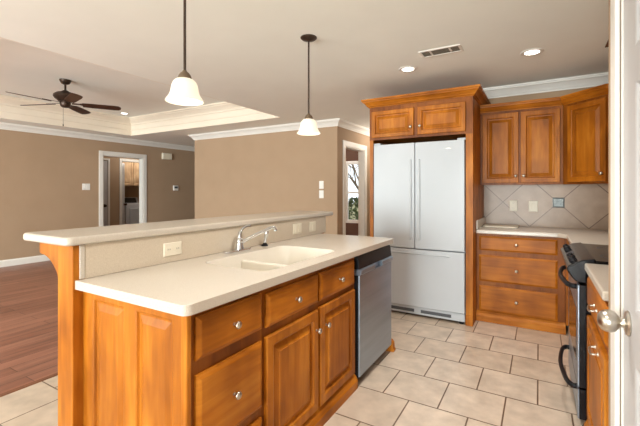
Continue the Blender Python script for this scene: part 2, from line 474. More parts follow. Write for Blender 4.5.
make('wall_pantry', B((.228, .34, 1.535, 1.78, 0, CEIL), (.228, .34, .72, 1.535, 2.04, CEIL), (.228, .34, -1.5, .72, 0, CEIL), (.34, .84, 1.70, 1.78, 0, CEIL)), M['wall'], kind=S)
make('wall_laundry', B((-9.32, -9.2, 4.0, 4.56, 0, CEIL), (-9.32, -9.2, 5.27, 5.632, 0, CEIL), (-9.32, -9.2, 6.18, 8.2, 0, CEIL), (-9.32, -9.2, 4.56, 5.27, 2.06, CEIL), (-9.32, -9.2, 5.632, 6.18, 2.06, CEIL)), M['wall'], kind=S)
make('wall_laundry_back', B((-11.4, -11.28, 4.0, 8.2, 0, CEIL), (-11.4, -8.02, 8.2, 8.32, 0, CEIL), (-11.4, -8.02, 3.9, 4.0, 0, CEIL)), M['wall'], kind=S)

# ---------------------------------------------------------------- ceiling with the tray over the living room
TX0, TX1, TY0, TY1, TZ = -7.38, -3.50, .50, 4.73, 2.81
make('ceiling', B((TX1, 1.3, -7.8, 8.32, CEIL, CEIL + .08), (-8.02, TX0, -7.8, 8.32, CEIL, CEIL + .08), (TX0, TX1, TY1, 8.32, CEIL, CEIL + .08), (TX0, TX1, -7.8, TY0, CEIL, CEIL + .08), (-11.4, -8.02, 3.9, 8.32, CEIL, CEIL + .08)), M['ceiling'], kind=S)
make('ceiling_tray', B((TX0 - .06, TX1 + .06, TY0 - .06, TY1 + .06, TZ, TZ + .06), (TX0 - .06, TX0, TY0, TY1, CEIL + .08, TZ), (TX1, TX1 + .06, TY0, TY1, CEIL + .08, TZ), (TX0 - .06, TX1 + .06, TY0 - .06, TY0, CEIL + .08, TZ), (TX0 - .06, TX1 + .06, TY1, TY1 + .06, CEIL + .08, TZ)), M['ceiling'], kind=S)
TRAY = [(0, 2.461), (.012, 2.461), (.012, 2.56), (.020, 2.568), (.024, 2.585), (.026, 2.665), (.04, 2.675), (.046, 2.70), (.08, 2.735), (.115, 2.762), (.122, 2.778), (.14, 2.785), (.14, 2.809), (0, 2.809)]
make('trim_tray', sweep([(TX0, TY0), (TX0, TY1), (TX1, TY1), (TX1, TY0)], TRAY, closed=True), M['trim_cream'], kind=S)
CROWN = [(0, 2.352), (.013, 2.352), (.013, 2.366), (.022, 2.372), (.034, 2.394), (.06, 2.422), (.078, 2.432), (.078, 2.443), (.088, 2.446), (.088, 2.459), (0, 2.459)]
make('trim_1', sweep([(-7.899, -7.8), (-7.899, 8.19)], CROWN), M['trim'], kind=S)
make('trim_2', sweep([(-6.171, 8.19), (-6.171, 5.339), (-2.819, 5.339), (-2.819, 8.19)], CROWN), M['trim'], kind=S)
make('trim_3', sweep([(-1.615, 4.639), (.839, 4.639), (.839, 1.79)], CROWN), M['trim'], kind=S)
BASE = [(0, .001), (.014, .001), (.014, .095), (.008, .11), (.004, .118), (0, .118)]
make('baseboard_left', sweep([(-7.899, -7.8), (-7.899, 4.335)], BASE), M['trim'], kind=S)
make('baseboard_living', sweep([(-6.171, 8.19), (-6.171, 5.339), (-2.819, 5.339), (-2.819, 5.53)], BASE), M['trim'], kind=S)
make('baseboard_corridor', sweep([(-7.899, 5.43), (-7.899, 8.19)], BASE), M['trim'], kind=S)

def casing(name, x, y0, y1, z, w=.085, t=.014, side=1, parent=None):
    """door casing on a wall face at x; side = direction it stands out"""
    a, b = (x, x + side * t) if side > 0 else (x + side * t, x)
    return make(name, B((a, b, y0 - w, y0, .001, z + w), (a, b, y1, y1 + w, .001, z + w), (a, b, y0, y1, z, z + w)), M['trim'], parent, bev=.004, kind=None if parent else S)
casing('trim_4', -7.899, 4.42, 5.34, 2.06)
casing('trim_5', -2.819, 5.62, 6.43, 2.06, w=.09)
casing('trim_6', -9.199, 5.632, 6.18, 2.06, w=.07)
casing('trim_7', -9.199, 4.56, 5.27, 2.06, w=.045)
casing('trim_8', .227, .72, 1.535, 2.04, w=.09, side=-1)
# jamb linings
make('trim_9', B((-8.02, -7.9, 4.42, 4.435, .001, 2.06), (-8.02, -7.9, 5.325, 5.34, .001, 2.06), (-8.02, -7.9, 4.435, 5.325, 2.045, 2.06)), M['trim'], kind=S)
make('trim_10', B((-2.94, -2.82, 5.62, 5.635, .001, 2.06), (-2.94, -2.82, 6.415, 6.43, .001, 2.06), (-2.94, -2.82, 5.635, 6.415, 2.045, 2.06)), M['trim'], kind=S)

make('trim_11', B((.2285, .34, 1.522, 1.534, .001, 2.04), (.2285, .34, .721, .7295, .001, 2.04)), M['trim'], kind=S)
# six-panel doors
def panel_leaf(w, h, t=.035, st=.125):
    """door leaf standing in local (u, v, n) with sunk, raised panels on the n side"""
    bm = bmesh.new()
    mid = .10
    cols = [(st, (w - mid) / 2), ((w + mid) / 2, w - st)]; rows = [(.20, .80), (.95, 1.60), (1.70, h - .13)]
    us = [0] + [q for c in cols for q in c] + [w]; vs = [0] + [q for r_ in rows for q in r_] + [h]
    for i, (a, b) in enumerate(zip(us, us[1:])):
        for j, (c, d) in enumerate(zip(vs, vs[1:])):
            if i % 2 == 1 and j % 2 == 1:
                rect_loops(bm, b - a, d - c, [(0, t), (.008, t - .003), (.014, t - .010), (.024, t - .010), (.05, t - .002)], a, c, base=False)
            else:
                q = [bm.verts.new(p_) for p_ in ((a, c, t), (b, c, t), (b, d, t), (a, d, t))]; bm.faces.new(q)
    bmesh.ops.remove_doubles(bm, verts=bm.verts, dist=1e-5)
    lo = [bm.verts.new(p_) for p_ in ((0, 0, 0), (w, 0, 0), (w, h, 0), (0, h, 0))]; hi = [bm.verts.new(p_) for p_ in ((0, 0, t), (w, 0, t), (w, h, t), (0, h, t))]
    bm.faces.new(lo[::-1])
    for i in range(4): bm.faces.new([lo[i], lo[(i + 1) % 4], hi[(i + 1) % 4], hi[i]])
    bmesh.ops.remove_doubles(bm, verts=bm.verts, dist=1e-5)
    return bm
DKNOB = [(0, 0), (.036, 0), (.038, .004), (.034, .009), (.016, .012), (.0135, .018), (.0135, .022), (.020, .026), (.030, .034), (.0340, .046), (.0335, .056), (.028, .068), (.017, .076), (0, .079)]
# pantry door, closed, seen edge-on: u runs from the latch side towards the camera
pm = frame_mat((.268, 1.520, .008), (0, -1))
pd = make('door_1', panel_leaf(.787, 2.02, st=.17), M['door_paint'], matrix=pm, kind=S, loc=(.25, 1.13, .008))
make('door_knob', lathe(DKNOB, pm @ Vector((.088, .894, .035)), (-1, 0, 0), 32), M['nickel'], pd, smooth='auto', label='satin nickel round door knob')
# white door in the hall beyond the living room
hm = frame_mat((-9.235, 4.565, .008), (0, 1))
hd = make('door_2', panel_leaf(.70, 2.04), M['door_paint'], matrix=hm, kind=S, loc=(-9.22, 4.92, .008))
make('door_knob', lathe(DKNOB, hm @ Vector((.62, .93, .035)), (1, 0, 0), 20), M['bronze'], hd, smooth='auto', label='dark bronze door knob')

# laundry door standing half open into the laundry room
lm_ = frame_mat((-9.345, 5.66, .008), (-.72, .69))
ld = make('door_3', panel_leaf(.54, 2.04), M['door_paint'], matrix=lm_ @ Matrix.Translation((0, 0, -.035)), kind=S, loc=(-9.5, 5.85, .008))
make('door_knob', lathe(DKNOB, lm_ @ Vector((.47, .93, 0)), lm_.to_3x3() @ Vector((0, 0, 1)), 20), M['bronze'], ld, smooth='auto', label='dark bronze door knob')

# study window with its sashes
wf = make('window_1', B((-4.13, -4.08, 8.2, 8.30, .52, 2.03), (-3.30, -3.25, 8.2, 8.30, .52, 2.03), (-4.08, -3.30, 8.2, 8.30, 1.98, 2.03), (-4.08, -3.30, 8.2, 8.30, .52, .57),
       (-4.08, -4.045, 8.22, 8.25, .57, 1.98), (-3.335, -3.30, 8.22, 8.25, .57, 1.98), (-4.045, -3.335, 8.22, 8.26, 1.24, 1.285), (-4.045, -3.335, 8.22, 8.25, .57, .60), (-4.045, -3.335, 8.22, 8.25, 1.95, 1.98)), M['trim'], kind=S)
make('window_pane', B(-4.045, -3.335, 8.232, 8.237, .60, 1.95), M['glass'], wf)

# ---------------------------------------------------------------- kitchen island
WH, WV = M['wood_h'], M['wood_v']
IF = -1.06                       # plane of the face frames; fronts stand 2 cm proud
im = frame_mat((IF, 0, 0), (0, 1))      # u = world y, v = z, n = +x
# near unit: drawers and the panelled end
dc = empty('island_drawer_cabinet', (-1.39, 1.09, 0), 'honey maple island unit of three stacked drawers with panelled end facing the viewer', 'cabinet')
make('body', B(-1.715, -1.08, .90, 1.285, .08, .874), M['wood_dark'], dc)
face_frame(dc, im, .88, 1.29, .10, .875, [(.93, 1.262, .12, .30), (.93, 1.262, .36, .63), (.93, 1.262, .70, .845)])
drawer(dc, im, .915, 1.278, .694, .853); drawer(dc, im, .915, 1.278, .352, .642); drawer(dc, im, .915, 1.278, .118, .308)
em = frame_mat((-1.72, .90, 0), (1, 0))      # end panel: u = x + 1.72, n = -y
ep = bmesh.new()
def end_panel(w, h, t):
    bm = bmesh.new()
    pan = [(.075, .298), (.372, .592)]; us = [0, .075, .298, .372, .592, w]; vs = [0, .12, h - .035, h]
    for i, (a, b) in enumerate(zip(us, us[1:])):
        for j, (c, d) in enumerate(zip(vs, vs[1:])):
            if i in (1, 3) and j == 1: rect_loops(bm, b - a, d - c, [(0, t), (.006, t - .003), (.011, t - .011), (.018, t - .011), (.046, t - .002)], a, c, base=False)
            else: bm.faces.new([bm.verts.new(p_) for p_ in ((a, c, t), (b, c, t), (b, d, t), (a, d, t))])
    bmesh.ops.remove_doubles(bm, verts=bm.verts, dist=1e-5)
    lo = [bm.verts.new(p_) for p_ in ((0, 0, 0), (w, 0, 0), (w, h, 0), (0, h, 0))]; hi = [bm.verts.new(p_) for p_ in ((0, 0, t), (w, 0, t), (w, h, t), (0, h, t))]
    bm.faces.new(lo[::-1])
    for i in range(4): bm.faces.new([lo[i], lo[(i + 1) % 4], hi[(i + 1) % 4], hi[i]])
    bmesh.ops.remove_doubles(bm, verts=bm.verts, dist=1e-5)
    return bm
make('end_panel', end_panel(.64, .875, .022), WV, dc, matrix=em, label='wooden end with two tall raised panels')
# corner bead between end and front
make('corner_stile', B(-1.08, -1.048, .872, .895, .0, .875), WV, dc, bev=.006, seg=3)
BM = [(0, 0.0), (.035, 0.0), (.035, .052), (.028, .062), (.022, .075), (.012, .085), (0, .10)]
make('base_molding', sweep([(IF - .005, .885), (IF - .005, 1.289)][::-1], [(-d, z) for d, z in BM]), WH, dc)
# sink base
sc_ = empty('sink_base_cabinet', (-1.39, 1.77, 0), 'honey maple sink cabinet with two raised panel doors beside the dishwasher', 'cabinet')
make('body', carcass(-1.715, -1.08, 1.292, 2.243, .08, .874), M['wood_dark'], sc_)
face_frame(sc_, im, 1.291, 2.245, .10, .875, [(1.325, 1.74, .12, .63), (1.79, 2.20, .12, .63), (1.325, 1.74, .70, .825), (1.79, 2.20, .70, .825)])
drawer(sc_, im, 1.309, 1.757, .688, .840); drawer(sc_, im, 1.776, 2.224, .688, .845)
door(sc_, im, 1.305, 1.752, .105, .648, 1.728, .545); door(sc_, im, 1.776, 2.222, .105, .655, 1.830, .545)
make('base_molding', sweep([(IF - .005, 1.291), (IF - .005, 2.243)][::-1], [(-d, z) for d, z in BM]), WH, sc_)
# far end panel past the dishwasher
fe = empty('island_end_panel', (-1.37, 2.90, 0), 'narrow wooden island end panel with a moulded foot beyond the dishwasher', 'cabinet panel')
make('panel', B(-1.715, -1.062, 2.882, 2.908, .0, .875), WV, fe)
make('foot', prism([(-1.061, 0), (-1.010, 0), (-1.008, .014), (-1.016, .026), (-1.020, .07), (-1.034, .088), (-1.061, .092)], 'y', 2.884, 2.93), WV, fe)

# dishwasher
dw = empty('dishwasher', (-1.36, 2.56, 0), 'stainless steel dishwasher with black control strip at the end of the island', 'dishwasher')
make('body', B(-1.66, -1.085, 2.262, 2.868, .09, .868), M['black_plastic'], dw)
make('toe_panel', B(-1.16, -1.145, 2.262, 2.868, .002, .10), M['black_plastic'], dw)
make('door', B(-1.083, -1.024, 2.256, 2.874, .062, .738), M['steel'], dw, bev=.006)
make('door_edge', B(-1.083, -1.034, 2.250, 2.2555, .062, .738), M['black_plastic'], dw)
make('control_strip', prism([(-1.083, .779), (-1.024, .779), (-1.036, .864), (-1.083, .864)], 'y', 2.252, 2.876), M['black_plastic'], dw, bev=.004)
hb = bmesh.new()
for a, b in ((2.256, 2.50), (2.64, 2.874)): prism([(-1.083, .739), (-1.022, .739), (-1.012, .748), (-1.012, .772), (-1.024, .778), (-1.083, .778)], 'y', a, b, hb)
prism([(-1.083, .739), (-1.048, .739), (-1.048, .778), (-1.083, .778)], 'y', 2.50, 2.64, hb)
make('handle_lip', hb, M['steel'], dw, label='steel lip with a pocket grip in the middle')

# counter, sink
hole = rrect(-1.575, -1.125, 1.40, 2.15, .07)
ct = make('island_countertop', plate_with_hole(rrect(-1.725, -1.02, .845, 2.93, .03, corners=(0, 1, 1, 0)), hole, .876, .914), M['counter'], loc=(-1.37, 1.9, .876), bev=.010, seg=3,
     label='long off-white solid surface worktop of the island with a sink cut-out', cat='countertop')
sk = empty('kitchen_sink', (-1.35, 1.775, .74), 'cream double bowl sink set in the island worktop', 'sink')
def basin():
    bm = bmesh.new(); prev = None
    loops = [(.001, .9125, .07), (.004, .906, .068), (.012, .80, .06), (.02, .765, .055), (.05, .752, .03)]
    for ins, z, r_ in loops:
        cur = [bm.verts.new((x, y, z)) for x, y in rrect(-1.575 + ins, -1.125 - ins, 1.40 + ins, 2.15 - ins, r_)]
        if prev:
            for i in range(len(cur)): bm.faces.new([prev[i], prev[(i + 1) % len(cur)], cur[(i + 1) % len(cur)], cur[i]])
        prev = cur
    bm.faces.new(prev)
    return bm
make('basin', basin(), M['sink'], sk, smooth='auto')
make('divider', B(-1.572, -1.128, 1.712, 1.748, .75, .878), M['sink'], sk, bev=.012, seg=3)
for y in (1.56, 1.95): make('drain', lathe([(0, .003), (.02, .003), (.034, .005), (.042, .001), (.042, -.002), (0, -.002)], (-1.35, y, .754)), M['chrome'], sk, smooth='auto')

# faucet
fc = empty('kitchen_faucet', (-1.66, 1.78, .914), 'chrome single-lever faucet with long straight spout behind the sink', 'faucet')
make('base_plate', prism(rrect(-1.688, -1.632, 1.665, 1.895, .027, 8), 'z', .9145, .928), M['chrome'], fc, bev=.005, seg=3)
make('body', lathe([(0, .0), (.027, 0), (.026, .01), (.022, .025), (.021, .050), (.022, .058), (.018, .068), (.008, .074), (0, .075)], (-1.66, 1.80, .926)), M['chrome'], fc, smooth='auto')
make('spout', tube(spline([(-1.655, 1.806, .968), (-1.61, 1.85, 1.000), (-1.535, 1.935, 1.050), (-1.517, 1.955, 1.060), (-1.508, 1.966, 1.056), (-1.503, 1.972, 1.036)], 6), [.011] * 18 + [.0115] * 12 + [.013], 14), M['chrome'], fc, smooth='auto')
make('lever', tube(spline([(-1.662, 1.80, .990), (-1.664, 1.807, 1.028), (-1.663, 1.832, 1.056), (-1.660, 1.865, 1.069), (-1.657, 1.90, 1.071)], 6), [.012] * 8 + [.009] * 12 + [.010] * 5, 12, flat=.75), M['chrome'], fc, smooth='auto')
sy = empty('side_sprayer', (-1.665, 2.06, .914), 'small upright chrome side sprayer with black tip right of the faucet', 'sprayer')
make('collar', lathe([(0, 0), (.024, 0), (.023, .006), (.015, .012), (.013, .02), (0, .021)], (-1.665, 2.06, .9145)), M['black_plastic'], sy, smooth='auto')
make('head', lathe([(0, 0), (.010, 0), (.011, .03), (.014, .06), (.016, .075), (.012, .085), (0, .087)], (-1.665, 2.06, .9355), (.15, .1, 1)), M['chrome'], sy, smooth='auto')

# raised bar
make('wall_island', B(-1.85, -1.735, .90, 3.02, 0, 1.062), WV, kind=S)
sp_ = empty('island_backsplash', (-1.727, 1.95, .914), 'off-white upright splash between island worktop and raised bar', 'backsplash')
make('panel', B(-1.734, -1.718, .885, 3.02, .9155, 1.064), M['counter_vert'], sp_)
make('end_cap', B(-1.737, -1.716, .862, .884, .9155, 1.064), M['counter'], sp_, bev=.004)
make('bar_top', prism(rrect(-2.115, -1.70, .797, 3.16, .035, 6), 'z', 1.066, 1.103), M['counter'], loc=(-1.9, 1.98, 1.066), bev=.012, seg=3,
     label='long narrow off-white raised bar top on the wooden post', cat='bar top')
po = empty('support_post', (-1.785, .865, 0), 'square honey wood post with curved bracket holding the near end of the bar', 'post')
make('post', B(-1.85, -1.722, .835, .898, .0, 1.064), WV, po, bev=.004)
cp = [(-1.851, 1.064), (-2.05, 1.064), (-2.05, 1.012)]
for i in range(0, 11):
    a = R(90 - 9 * i); cp.append((-2.02 + .169 * math.sin(R(9 * i)) - .02 * (1 - i / 10), .835 + .169 * math.cos(R(9 * i))))
make('bracket', prism(cp, 'y', .848, .888), WV, po, bev=.002)

# wall plates on the island splash
def outlet_plate(name, c, u, w, h, kind_, label, cat, group=None, mat='ivory_plastic', depth=.006):
    """plate with receptacle or rocker parts; c is the centre on the wall, u the width direction"""
    m_ = frame_mat(c, u)
    o = empty(name, c, label, cat, group)
    make('plate', rect_loops(bmesh.new(), w, h, [(0, .0005), (0, depth * .5), (.004, depth)], -w / 2, -h / 2), M[mat], o, matrix=m_)
    lie = w > h
    if kind_ == 'outlet':
        for s in (-1, 1):
            cx, cy = (s * .028, 0) if lie else (0, s * .028)
            rec = make('receptacle', prism([(cx + a, cy + b) for a, b in rrect(-.0165, .0165, -.0145, .0145, .008, 4)], 'z', depth, depth + .002), M[mat], o, matrix=m_)
            sb = bmesh.new()
            for q in (-.006, .006): box(sb, cx + q - .0012, cx + q + .0012, cy - .003, cy + .005, depth + .002, depth + .0026)
            make('slot', sb, M['slot'], rec, matrix=m_)
    else:
        n = kind_
        for i in range(n):
            cx = (i - (n - 1) / 2) * .046
            rk = rect_loops(bmesh.new(), .033, .066, [(0, depth), (0, depth + .002), (.002, depth + .004)], cx - .0165, -.033)
            make('rocker', rk, M[mat], o, matrix=m_)
    return o
outlet_plate('power_outlet', (-1.718, 1.336, .985), (0, 1), .115, .072, 'outlet', 'ivory sideways outlet on the island splash near the post end', 'outlet', mat='ivory_plastic')
outlet_plate('light_switch', (-1.718, 2.545, .990), (0, 1), .125, .085, 2, 'pale double switch plate on the island splash, nearer the faucet', 'switch', 'switch plates on the island splash')
outlet_plate('light_switch', (-1.718, 2.785, .988), (0, 1), .10, .085, 1, 'pale switch plate on the island splash nearest its far end', 'switch', 'switch plates on the island splash')

# ---------------------------------------------------------------- refrigerator and its surround
FY = 3.82
rc = empty('refrigerator_cabinet', (-1.08, 4.22, 0), 'honey maple surround with two small doors above the white refrigerator', 'cabinet')
fm = frame_mat((0, FY, 0), (1, 0))         # u = x, v = z, n = -y
make('side_panel', B(-1.612, -1.572, FY + .002, 4.63, 0, 1.868), WV, rc)
make('side_panel', B(-.612, -.548, FY + .002, 4.63, 0, 1.868), WV, rc)
make('body', B(-1.612, -.548, FY + .021, 4.63, 1.869, 2.29), WV, rc)
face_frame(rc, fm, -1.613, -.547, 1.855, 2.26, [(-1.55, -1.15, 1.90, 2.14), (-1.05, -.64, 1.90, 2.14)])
door(rc, fm, -1.585, -1.118, 1.880, 2.165, -1.146, 1.965, fw=.052); door(rc, fm, -1.078, -.612, 1.880, 2.165, -1.050, 1.965, fw=.052)
FC = [(0, 2.213), (.008, 2.213), (.011, 2.220), (.022, 2.226), (.028, 2.237), (.044, 2.256), (.060, 2.267), (.063, 2.276), (.073, 2.280), (.073, 2.298), (0, 2.298)]
make('crown_molding', sweep([(-1.613, 4.63), (-1.613, FY - .001), (-.547, FY - .001), (-.547, 4.63)], FC), WH, rc)
make('foot_block', B(-.614, -.546, FY - .012, FY + .001, .0, .10), WV, rc, bev=.004)

fr = empty('refrigerator', (-1.09, 4.2, 0), 'white french door refrigerator with bottom freezer drawer', 'refrigerator')
WA = M['white_app']
make('body', B(-1.562, -.622, 3.87, 4.58, .03, 1.785), WA, fr)
def bowed(x0, x1, z0, z1, y=3.865, d=.055):
    pts = []
    n = 8; xm, hw = -1.09, .47
    for i in range(n + 1):
        x = x0 + (x1 - x0) * i / n
        pts.append((x, y - d - .010 * (1 - ((x - xm) / hw) ** 2)))
    return prism(pts + [(x1, y), (x0, y)], 'z', z0, z1)
for x0, x1 in ((-1.562, -1.108), (-1.102, -.622)):
    d = make('door', bowed(x0, x1, .708, 1.800), WA, fr, bev=.007, seg=3)
    s = -1.150 if x0 < -1.3 else -1.060
    hz = spline([(s, 3.810, .80), (s, 3.803, .84), (s, 3.798, 1.2), (s, 3.803, 1.58), (s, 3.810, 1.62)], 8)
    make('handle', tube(hz, .013, 16), WA, d, smooth='auto')
fz = make('freezer_drawer', bowed(-1.562, -.622, .108, .698), WA, fr, bev=.007, seg=3)
make('handle', tube(spline([(-1.42, 3.812, .648), (-1.36, 3.806, .654), (-1.09, 3.799, .657), (-.82, 3.806, .654), (-.76, 3.812, .648)], 8), .011, 12), WA, fz, smooth='auto')
make('lower_grille', B(-1.562, -.622, 3.83, 3.866, .022, .10), WA, fr, bev=.004)
for a, b in ((-1.52, -1.12), (-1.05, -.75)): make('vent_slot', B(a, b, 3.824, 3.8299, .045, .075), M['grille'], fr)
for x in (-1.54, -.66): make('hinge_cover', B(x - .035, x + .045, 3.84, 3.93, 1.8005, 1.822), WA, fr, bev=.005)
for x in (-1.52, -.655): make('foot', lathe([(0, 0), (.022, 0), (.022, .018), (.012, .022), (0, .022)], (x, 3.85, .001)), M['black_plastic'], fr, smooth='auto')
make('badge', B(-.79, -.745, 3.796, 3.8005, 1.715, 1.725), M['nickel'], fr)

# ---------------------------------------------------------------- back wall: upper cabinets
UY = 4.34
um = frame_mat((0, UY, 0), (1, 0))
uc = empty('upper_cabinet', (-.17, 4.48, 1.37), 'honey maple wall cabinet with two tall doors right of the refrigerator', 'cabinet')
make('body', B(-.546, .199, UY + .021, 4.632, 1.37, 2.13), WV, uc)
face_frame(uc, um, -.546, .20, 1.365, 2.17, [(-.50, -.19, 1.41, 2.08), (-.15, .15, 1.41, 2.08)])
door(uc, um, -.524, -.182, 1.385, 2.112, -.208, 1.455); door(uc, um, -.162, .178, 1.385, 2.112, -.134, 1.455)
UCP = [(0, 2.135), (.010, 2.135), (.014, 2.146), (.026, 2.151), (.045, 2.173), (.058, 2.182), (.06, 2.191), (.068, 2.194), (.068, 2.212), (0, 2.212)]
k = math.sqrt(.5)
UPATH = [(-.546, UY - .001), (.20, UY - .001), (.20 + .445 * k, UY - .001 - .445 * k), (.832, UY - .001 - .445 * k)]
make('crown_molding', sweep(UPATH, UCP, last=1), WH, uc)
k = math.sqrt(.5)
cc = empty('corner_cabinet', (.55, 4.4, 1.37), 'angled corner wall cabinet with a single door beside the pantry wall', 'cabinet')
make('body', prism([(.222, UY + .03), (.535, UY - .283), (.832, UY - .283), (.832, 4.632), (.222, 4.632)], 'z', 1.37, 2.13), WV, cc)
cm = frame_mat((.202, UY - .002, 0), (k, -k))
DW_ = .445
face_frame(cc, cm, 0, DW_, 1.365, 2.17, [(.09, .40, 1.41, 2.08)])
door(cc, cm, .06, .432, 1.385, 2.112, .405, 1.455)
make('crown_molding', sweep([(x + .002, y - .001) for x, y in UPATH], UCP, first=1), WH, cc)

# ---------------------------------------------------------------- base cabinets on the back and right walls
BY = 4.05
bm_ = frame_mat((0, BY, 0), (1, 0))
bc = empty('base_drawer_cabinet', (-.17, 4.34, 0), 'honey maple base cabinet of three wide drawers under the back worktop', 'cabinet')
make('body', B(-.546, .205, BY + .021, 4.632, .08, .874), M['wood_dark'], bc)
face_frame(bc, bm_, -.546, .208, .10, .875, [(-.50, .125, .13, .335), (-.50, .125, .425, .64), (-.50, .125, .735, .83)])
drawer(bc, bm_, -.521, .146, .708, .853); drawer(bc, bm_, -.521, .146, .400, .662); drawer(bc, bm_, -.521, .146, .105, .356)
make('base_molding', sweep([(-.546, BY + .005), (.208, BY + .005)], BM), WH, bc)
cb = empty('corner_base_cabinet', (.5, 3.7, 0), 'wooden corner base cabinet strip behind the black range', 'cabinet')
make('body', B((.237, .832, 3.235, 4.04, .08, .874), (.21, .832, 4.04, 4.632, .08, .874)), WV, cb)
make('base_molding', B(.225, .237, 3.235, 4.0, .0, .079), WH, cb)
make('back_countertop', prism([(-.546, 4.01), (.145, 4.01), (.21, 3.945), (.21, 3.232), (.835, 3.232), (.835, 4.634), (-.546, 4.634)], 'z', .876, .914), M['counter'], loc=(.1, 4.2, .876), bev=.008, seg=3,
     label='off-white corner worktop along the tiled wall behind the range', cat='countertop')
make('side_splash', B(-.546, -.530, 4.02, 4.62, .915, 1.005), M['counter'], loc=(-.538, 4.32, .915), bev=.004,
     label='short off-white side splash against the refrigerator surround', cat='backsplash')
bsn = make('wall_backsplash', B((-.546, .832, 4.634, 4.6395, .915, 1.368), (.832, .8395, 1.785, 4.634, .915, 1.368)), M['splash_tile'], kind=S)
tl = make('accent_tile', rect_loops(bmesh.new(), .105, .105, [(0, 0), (0, .006), (.008, .008), (.012, .006), (.018, .006)], -.0525, -.0525), M['accent'], bsn, matrix=frame_mat((.175, 4.633, 1.178), (1, 0)), label='square pewter accent tile')
outlet_plate('power_outlet', (-.245, 4.633, 1.138), (1, 0), .075, .118, 'outlet', 'ivory outlet on the tiled back wall, nearer the refrigerator', 'outlet', 'outlets on the tiled wall')
outlet_plate('light_switch', (-.055, 4.633, 1.135), (1, 0), .085, .118, 1, 'beige rocker switch on the tiled back wall, left of the metal tile', 'switch', mat='ivory_plastic')
make('cutting_board', prism(rrect(-.525, -.19, 4.33, 4.58, .03, 5), 'z', .9145, .928), M['ivory_plastic'], loc=(-.31, 4.43, .9145), bev=.004,
     label='flat pale cutting board lying on the back worktop by the tiles', cat='cutting board')

# range
rg = empty('kitchen_range', (.5, 2.84, 0), 'black slide-in range with front control knobs and bow handles', 'range')
RY0, RY1 = 2.452, 3.212
make('body', B(.222, .82, RY0 + .004, RY1 - .004, .03, .905), M['black'], rg)
make('cooktop', B(.26, .825, RY0 - .004, RY1 + .004, .916, .928), M['black_glass'], rg, bev=.003)
for x, y, r_ in ((.40, 2.64, .10), (.40, 3.02, .075), (.66, 2.64, .075), (.66, 3.02, .10)):
    make('burner_ring', lathe([(r_ - .003, .0003), (r_, .0003), (r_, .0006), (r_ - .003, .0006), (r_ - .003, .0003)], (x, y, .928), n=40), M['grille'], rg)
cpn = make('control_panel', prism([(.222, .80), (.174, .805), (.152, .83), (.130, .866), (.134, .886), (.20, .925), (.258, .937), (.258, .906), (.222, .904)], 'y', RY0, RY1), M['black'], rg, bev=.007, seg=3)
kax = Vector((-.509, 0, .861)).normalized()
for y in (2.56, 2.68, 2.98, 3.10):
    make('control_knob', lathe([(0, 0), (.021, 0), (.021, .005), (.017, .009), (.015, .022), (.011, .025), (0, .026)], Vector((.166, y, .905)) + kax * .0005, kax, 20), M['black_plastic'], cpn, smooth='auto')
make('display', B(-.045, .045, -.022, .022, 0, .002), M['grille'], cpn, matrix=Matrix.Translation((.166, 2.83, .9055)) @ Matrix.Rotation(R(-30.6), 4, 'Y') @ Matrix.Rotation(R(90), 4, 'Z'))
od = make('oven_door', B(.189, .221, RY0 + .003, RY1 - .003, .232, .790), M['black'], rg, bev=.003)
make('front_skin', B(.1815, .1888, RY0 + .004, RY1 - .004, .234, .788), M['steel'], od, bev=.002)
make('oven_window', B(.1795, .1814, RY0 + .10, RY1 - .10, .34, .64), M['black_glass'], od)
sd = make('warming_drawer', B(.189, .221, RY0 + .003, RY1 - .003, .06, .222), M['black'], rg, bev=.003)
make('front_skin', B(.1815, .1888, RY0 + .004, RY1 - .004, .062, .220), M['steel'], sd, bev=.002)
for par, z in ((od, .765), (sd, .205)):
    pts = spline([(.184, RY0 + .08, z), (.158, RY0 + .085, z), (.135, RY0 + .16, z), (.118, 2.83, z), (.135, RY1 - .16, z), (.158, RY1 - .085, z), (.184, RY1 - .08, z)], 6)
    make('handle', tube(pts, .012, 12, flat=1.25), M['black_plastic'], par, smooth='auto', label='black bowed handle')

# right base cabinet next to the pantry
rb = empty('base_cabinet', (.53, 2.1, 0), 'honey maple base cabinet between the black range and the pantry door', 'cabinet')
rm = frame_mat((.238, 0, 0), (0, -1))       # u = -y, n = -x
make('body', B(.259, .832, 1.786, 2.444, .08, .874), M['wood_dark'], rb)
face_frame(rb, rm, -2.445, -1.785, .10, .875, [(-2.39, -1.83, .13, .63), (-2.39, -1.83, .71, .83)])
def bail(parent, y, z):
    x = .218
    b = tube(spline([(x, y - .045, z), (x - .022, y - .043, z - .004), (x - .026, y, z - .012), (x - .022, y + .043, z - .004), (x, y + .045, z)], 6), .0045, 10)
    for s in (-1, 1): lathe([(0, 0), (.010, 0), (.008, .004), (0, .005)], (x, y + s * .045, z), (-1, 0, 0), 12, b)
    make('pull', b, M['nickel'], parent, smooth='auto', label='satin nickel bail pull')
d = drawer(rb, rm, -2.425, -1.805, .694, .853, has_knob=False); bail(d, 2.06, .775)
d = make('door', raised_door(.62, .537), WV, rb, matrix=rm @ Matrix.Translation((-2.425, .105, 0))); bail(d, 2.02, .60)
make('base_molding', sweep([(.243, 2.445), (.243, 1.785)], BM), WH, rb)
make('side_countertop', prism([(.21, 1.786), (.835, 1.786), (.835, 2.444), (.21, 2.444)], 'z', .876, .914), M['counter'], loc=(.52, 2.1, .876), bev=.008, seg=3,
     label='short off-white worktop between the black range and pantry door', cat='countertop')

